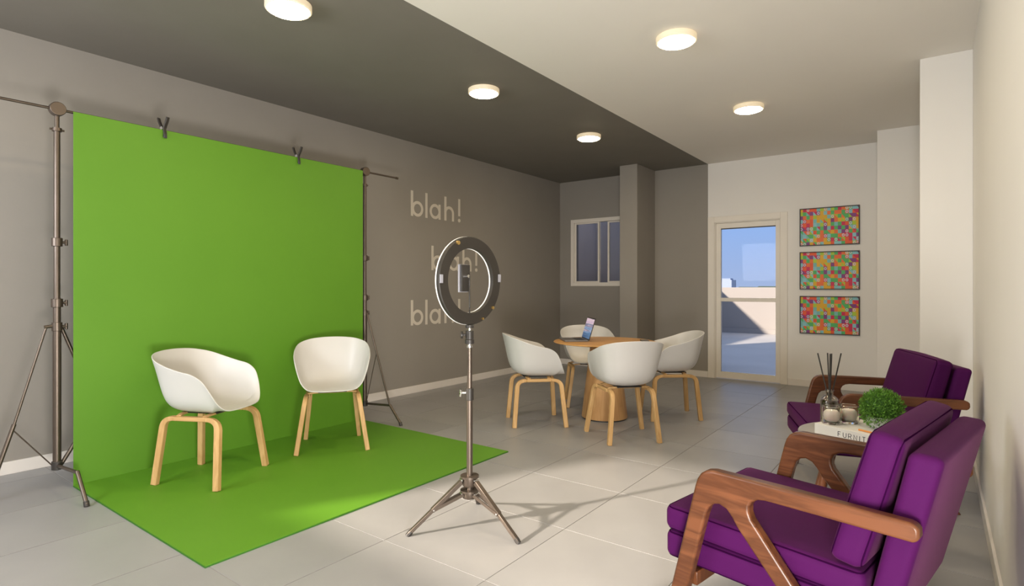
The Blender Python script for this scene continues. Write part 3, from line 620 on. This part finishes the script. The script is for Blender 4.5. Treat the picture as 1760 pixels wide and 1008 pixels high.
def make_armchair():
    t = empty('armchair', (0, 0, 0), 0, 'x', 'armchair', 'purple armchairs with walnut arms')
    def arc(cx, cz, r, a0, a1, n=6): return [(cx+r*cos(radians(a0+(a1-a0)*k/n)), cz+r*sin(radians(a0+(a1-a0)*k/n))) for k in range(n+1)]
    out = [(0.0, 0.0), (-0.012, 0.05)]
    out += [(-0.132, 0.548)] + [(-0.140, 0.573), (-0.152, 0.592), (-0.170, 0.605), (-0.195, 0.611)]
    out += [(-0.45, 0.609), (-0.715, 0.604), (-0.729, 0.600), (-0.736, 0.590), (-0.737, 0.572), (-0.733, 0.560), (-0.722, 0.554)]
    out += [(-0.50, 0.557), (-0.358, 0.558), (-0.335, 0.554), (-0.318, 0.543), (-0.309, 0.526), (-0.309, 0.508), (-0.317, 0.488)]
    out += [(-0.50, 0.255), (-0.700, 0.0), (-0.642, 0.0), (-0.45, 0.240), (-0.272, 0.452), (-0.256, 0.478), (-0.238, 0.499), (-0.215, 0.508), (-0.194, 0.503), (-0.178, 0.487), (-0.168, 0.458)]
    out += [(-0.055, 0.0)]
    for s in (1, -1):
        bm = bmesh.new(); prism(bm, [(a, b*0.985) for a, b in out], 0.342 if s > 0 else -0.362, 0.382 if s > 0 else -0.322); link('arm_frame', bm, 'walnut', t, bevel=0.008, seg=3, smooth=50)
    for x, z in ((-0.10, 0.215), (-0.50, 0.215)):
        bm = bmesh.new(); box(bm, x-0.02, x+0.02, -0.324, 0.344, z-0.02, z+0.025); link('cross_rail', bm, 'walnut_leg', t, bevel=0.003)
    W_ = 0.322
    def shear(x, y, z, b0, b1, t0, t1, zb, zt, zbr, ztr, hx, hz):
        """side profile: bottom front b0 / rear b1, top front t0 / rear t1 (x values), heights front/rear"""
        u = (x/hx+1)/2; w_ = (z/hz+1)/2
        xb = b1+(b0-b1)*u; xt = t1+(t0-t1)*u; zB = zbr+(zb-zbr)*u; zT = ztr+(zt-ztr)*u
        return (xb+(xt-xb)*w_, y, zB+(zT-zB)*w_)
    def cushion(name, prof, hx, hz, r, bulge, hy=W_, axis=2, pipe=True):
        fn = lambda x, y, z: shear(x, y, z, *prof, hx, hz)
        bm = bmesh.new(); rbox(bm, hx, hy, hz, r, fn, 8, bulge); o = link(name, bm, 'purple', t, smooth=180)
        if pipe:
            bm = bmesh.new(); pipe_loops(bm, hx, hy, hz, r, fn, axis); tag(link('piping', bm, 'piping', o), 'dark piping')
        return o
    cushion('seat_base', (0.015, -0.60, 0.015, -0.60, 0.245, 0.335, 0.235, 0.325), 0.3075, 0.045, 0.022, (0.004, 0, 0.0))
    cushion('seat_cushion', (0.018, -0.60, 0.018, -0.60, 0.338, 0.422, 0.322, 0.402), 0.309, 0.042, 0.024, (0.006, 0.002, 0.012))
    cushion('backrest_cushion', (-0.505, -0.592, -0.612, -0.695, 0.418, 0.800, 0.404, 0.782), 0.043, 0.19, 0.026, (0.014, 0.004, 0.008), axis=0)
    cushion('backrest', (-0.588, -0.655, -0.700, -0.778, 0.245, 0.758, 0.235, 0.752), 0.036, 0.257, 0.022, (0.004, 0.0, 0.0), axis=0, pipe=False)
    return t
ac = make_armchair(); ac.location = (-0.69, 2.23, 0); ac.rotation_euler = (0, 0, radians(169.5)); ac['label'] = 'purple armchair with walnut arms in the right foreground, nearest the camera'
dup(ac, (-0.685, 3.87, 0), radians(200), 'purple armchair with walnut arms further back, behind the side table')

# ------------------------------------------------------------ side table and what stands on it
TC = (-0.28, 3.08)
sd_ = empty('side_table', (*TC, 0), 0, 'small round grey side table between the two purple armchairs', 'side table')
bm = bmesh.new(); lathe(bm, [(0, 0.478), (0.25, 0.478), (0.262, 0.484), (0.265, 0.492), (0.262, 0.498), (0.257, 0.5), (0, 0.5)], 64); link('table_top', bm, 'stone', sd_)
bm = bmesh.new(); lathe(bm, [(0, 0.455), (0.15, 0.455), (0.15, 0.478), (0, 0.478)], 32); link('apron', bm, 'walnut_leg', sd_)
for k in range(3):
    a = radians(200+120*k); bm = bmesh.new(); cyl(bm, (0.13*cos(a), 0.13*sin(a), 0.47), (0.20*cos(a), 0.20*sin(a), 0.0), 0.022, 0.013, 20); link('leg', bm, 'walnut_leg', sd_)
TZ = 0.5
ba = atan2(-0.42, 0.906)
bk = empty('book', (-0.459, 2.97, TZ), ba, 'thick white book with FURNI lettering on the spine, on the side table', 'book')
BW, BD, BH = 0.32, 0.26, 0.05
bm = bmesh.new(); box(bm, 0, BW, 0, BD, BH-0.0035, BH); box(bm, 0, BW, 0, BD, 0.0, 0.0035); box(bm, 0, BW, 0, 0.0035, 0.0035, BH-0.0035); link('cover', bm, 'paper', bk, smooth=0, bevel=0.0012)
bm = bmesh.new(); box(bm, 0.004, BW-0.004, 0.0035, BD-0.005, 0.0035, BH-0.0035); link('page_block', bm, 'pages', bk, smooth=0)
# spine letters
def glyph(ch):
    G_ = {'F': [[(0, 0), (0, 1)], [(0, 1), (0.55, 1)], [(0, 0.52), (0.45, 0.52)]], 'U': [[(0, 1), (0, 0.3), (0.08, 0.1), (0.32, 0), (0.56, 0.1), (0.64, 0.3), (0.64, 1)]],
          'R': [[(0, 0), (0, 1), (0.4, 1), (0.58, 0.9), (0.6, 0.72), (0.5, 0.52), (0.36, 0.46), (0, 0.46)], [(0.32, 0.46), (0.62, 0)]], 'N': [[(0, 0), (0, 1), (0.66, 0), (0.66, 1)]],
          'I': [[(0.1, 0), (0.1, 1)]], 'T': [[(0.3, 0), (0.3, 1)], [(0, 1), (0.6, 1)]], 'E': [[(0.5, 0), (0, 0), (0, 1), (0.5, 1)], [(0, 0.52), (0.42, 0.52)]]}
    return G_[ch]
bm = bmesh.new(); x = 0.112; hL = 0.021
for c in 'FURNITURE':
    for st_ in glyph(c):
        pts = [Vector((x+a*hL, -0.0003, 0.0135+b*hL)) for a, b in st_]
        sweep(bm, pts, 0.0013, 0.0004, up=(0, 1, 0), square=True)
    x += 0.0235 if c != 'I' else 0.014
link('spine_lettering', bm, 'ink', bk, smooth=0)
def candle():
    t = empty('candle', (0, 0, 0), 0, 'x', 'candle', 'white candles in glass holders')
    bm = bmesh.new(); lathe(bm, [(0, 0), (0.038, 0), (0.043, 0.006), (0.044, 0.02), (0.044, 0.066), (0.042, 0.080), (0.040, 0.0815), (0.0385, 0.080), (0.0405, 0.066), (0.0405, 0.022), (0.037, 0.010), (0, 0.008)], 40); link('glass_holder', bm, 'holder', t)
    bm = bmesh.new(); lathe(bm, [(0, 0.0085), (0.022, 0.010), (0.032, 0.020), (0.0355, 0.036), (0.033, 0.052), (0.024, 0.062), (0.006, 0.0645), (0, 0.0645)], 36); link('wax', bm, 'wax', t)
    bm = bmesh.new(); cyl(bm, (0, 0, 0.063), (0.001, 0, 0.071), 0.0012, n=8); link('wick', bm, 'ink', t); return t
cd = candle(); cd.location = (-0.393, 3.003, TZ+BH); cd['label'] = 'white candle in a clear glass holder on the book, left and nearer one'
dup(cd, (-0.331, 3.071, TZ+BH), 0.5, 'white candle in a clear glass holder on the book, nearer the potted plant')
df = empty('reed_diffuser', (-0.432, 3.235, TZ), 0, 'dark glass reed diffuser bottle with black sticks on the side table', 'reed diffuser')
bm = bmesh.new(); lathe(bm, [(0, 0), (0.038, 0), (0.042, 0.004), (0.042, 0.110), (0.038, 0.126), (0.024, 0.138), (0.017, 0.143), (0.017, 0.160), (0.021, 0.162), (0.021, 0.168), (0.014, 0.168), (0.014, 0.143), (0.022, 0.135), (0.036, 0.122), (0.0395, 0.108), (0.0395, 0.006), (0, 0.005)], 40); link('bottle', bm, 'amber', df)
bm = bmesh.new(); lathe(bm, [(0, 0.006), (0.0388, 0.007), (0.0388, 0.112), (0.034, 0.120), (0, 0.120)], 36); tag(link('liquid', bm, 'liquid', df), 'dark brown liquid')
vr = Vector((0.8009, 0.5988, 0)); vf = Vector((-0.5988, 0.8009, 0))
for tip, dep in ((-0.049, 0.02), (-0.003, -0.01), (0.010, 0.0), (0.066, 0.015), (0.006, 0.03)):
    bm = bmesh.new(); b_ = -vr*tip*0.35-vf*dep*0.4+Vector((0, 0, 0.012)); e_ = vr*tip+vf*dep+Vector((0, 0, 0.350)); 
    cyl(bm, b_, e_, 0.0032, n=8); link('reed', bm, 'reed', df)
pt = empty('potted_plant', (-0.200, 3.022, TZ+BH), 0, 'small round green plant in a ribbed grey pot on the book', 'potted plant')
bm = bmesh.new(); n_ = 48; prof = [(0.030, 0), (0.040, 0.004), (0.053, 0.022), (0.057, 0.042), (0.056, 0.058), (0.051, 0.058), (0.050, 0.045)]
rings = [[bm.verts.new(((r*(1+(0.035 if j % 4 < 2 else -0.02)))*cos(2*pi*j/n_), (r*(1+(0.035 if j % 4 < 2 else -0.02)))*sin(2*pi*j/n_), z)) for j in range(n_)] for r, z in prof]
for a, b in zip(rings, rings[1:]):
    for j in range(n_): bm.faces.new((a[j], a[(j+1) % n_], b[(j+1) % n_], b[j]))
bm.faces.new(rings[0][::-1]); link('pot', bm, 'ceramic', pt, smooth=60)
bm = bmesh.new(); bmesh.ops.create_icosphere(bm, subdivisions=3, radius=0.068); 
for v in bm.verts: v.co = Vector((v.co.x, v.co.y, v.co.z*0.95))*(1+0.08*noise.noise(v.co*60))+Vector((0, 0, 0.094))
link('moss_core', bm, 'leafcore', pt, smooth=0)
bm = bmesh.new(); random.seed(5)
for i in range(4600):
    z_ = random.uniform(-0.88, 1); a = random.uniform(0, 2*pi); q = sqrt(1-z_*z_); d = Vector((q*cos(a), q*sin(a), z_))
    R_ = random.uniform(0.060, 0.086)*(1+0.06*noise.noise(d*4)); p = Vector((d.x*R_, d.y*R_, d.z*R_*1.05+0.088))
    dr = (d+Vector((random.gauss(0, .6), random.gauss(0, .6), random.gauss(0.1, .6)))).normalized(); s_ = dr.cross(Vector((random.random(), random.random(), random.random()))).normalized()
    ln = random.uniform(0.009, 0.017); wd = 0.0024
    vs = [bm.verts.new(p), bm.verts.new(p+dr*ln*0.5+s_*wd), bm.verts.new(p+dr*ln), bm.verts.new(p+dr*ln*0.5-s_*wd)]; bm.faces.new(vs)
f_ = link('foliage', bm, 'leaf', pt, smooth=0); f_['kind'] = 'stuff'
bm = bmesh.new(); sweep(bm, [(0, 0, 0.004), (0.085, 0, 0.004)], 0.004, n=6); sweep(bm, [(0.085, 0, 0.004), (0.098, 0, 0.004)], [0.004, 0.0006], [0.004, 0.0006], n=6)
pc = link('pencil', bm, 'pencil', None); pc.location = (-0.278, 2.925, TZ+BH); pc.rotation_euler = (0, 0, ba-0.05); tag(pc, 'short orange pencil lying on the white book beside the plant', 'pencil')

# ------------------------------------------------------------ wall words (flat vinyl letters)
SW = 0.0165; DEP = 0.004
def ring2(bm, cy, cz, r, a0=0, a1=360, n=40, w2=SW):
    full = (a1-a0) >= 360; k = n if full else n+1; R = []
    for i in range(k):
        a = radians(a0+(a1-a0)*i/n)
        R.append([bm.verts.new((x, cy+rr*cos(a), cz+rr*sin(a))) for rr, x in ((r-w2, 0.0003), (r+w2, 0.0003), (r+w2, DEP-0.0004), (r-w2, DEP-0.0004))])
    for i in range(n if full else n):
        A, B = R[i], R[(i+1) % k]
        for j in range(4): bm.faces.new((A[j], B[j], B[(j+1) % 4], A[(j+1) % 4]))
    if not full: bm.faces.new(R[0]); bm.faces.new(R[-1][::-1])
def word(y, z, lab):
    t = empty('wall_word', (XL, y, z), 0, lab, 'wall lettering', 'white words on the grey wall')
    A, X = 0.285, 0.176; r = X/2-SW
    def let(fn):
        bm = bmesh.new(); fn(bm); o = link('letter', bm, 'vinyl', t, smooth=0)
    def B(bm): box(bm, 0, DEP, 0.0, 0.034, 0, A); ring2(bm, 0.102, X/2, r)
    def Lt(bm): box(bm, 0, DEP, 0.225, 0.258, 0, A)
    def Aa(bm): ring2(bm, 0.382, X/2, r); box(bm, 0, DEP, 0.440, 0.474, 0, X)
    def Hh_(bm): box(bm, 0, DEP, 0.540, 0.574, 0, A); ring2(bm, 0.6235, X-SW-0.0665, 0.0665, 0, 180, 24); box(bm, 0, DEP, 0.6735, 0.7065, 0, X-SW-0.0665)
    def Ex(bm):
        box(bm, 0, DEP, 0.785, 0.819, 0.075, A)
        n = 20; a = [bm.verts.new((0, 0.802+0.022*cos(2*pi*i/n), 0.021+0.022*sin(2*pi*i/n))) for i in range(n)]; b = [bm.verts.new((DEP, v.co.y, v.co.z)) for v in a]
        bm.faces.new(a[::-1]); bm.faces.new(b)
        for i in range(n): bm.faces.new((a[i], a[(i+1) % n], b[(i+1) % n], b[i]))
    for f in (B, Lt, Aa, Hh_, Ex): let(f)
word(4.412, 1.985, 'white word blah! on the grey wall, topmost of the three')
word(4.735, 1.385, 'white word blah! on the grey wall, middle one seen through the ring light')
word(4.412, 0.757, 'white word blah! on the grey wall, lowest of the three')

# ------------------------------------------------------------ pictures
pw, phh = 0.618, 0.447
def picture():
    t = empty('framed_picture', (0, 0, 0), 0, 'x', 'picture', 'framed geometric prints')
    bm = bmesh.new(); a, b, f = pw/2, phh/2, 0.010
    for bx in ((-a, -a+f, -b, b), (a-f, a, -b, b), (-a+f, a-f, -b, -b+f), (-a+f, a-f, b-f, b)): box(bm, bx[0], bx[1], -0.022, 0, bx[2], bx[3])
    link('frame', bm, 'black', t, smooth=0, bevel=0.0015)
    bm = bmesh.new(); box(bm, -a+f, a-f, -0.010, -0.004, -b+f, b-f); link('print', bm, 'art', t, smooth=0)
    return t
p0 = picture()
for i, (z, lab) in enumerate(((1.901, 'colourful geometric print in a black frame, top one of three'), (1.383, 'colourful geometric print in a black frame, middle one of three'), (0.858, 'colourful geometric print in a black frame, lowest of three'))):
    if i == 0: p0.location = (-1.015, YB, z); p0['label'] = lab
    else: dup(p0, (-1.015, YB, z), 0, lab)
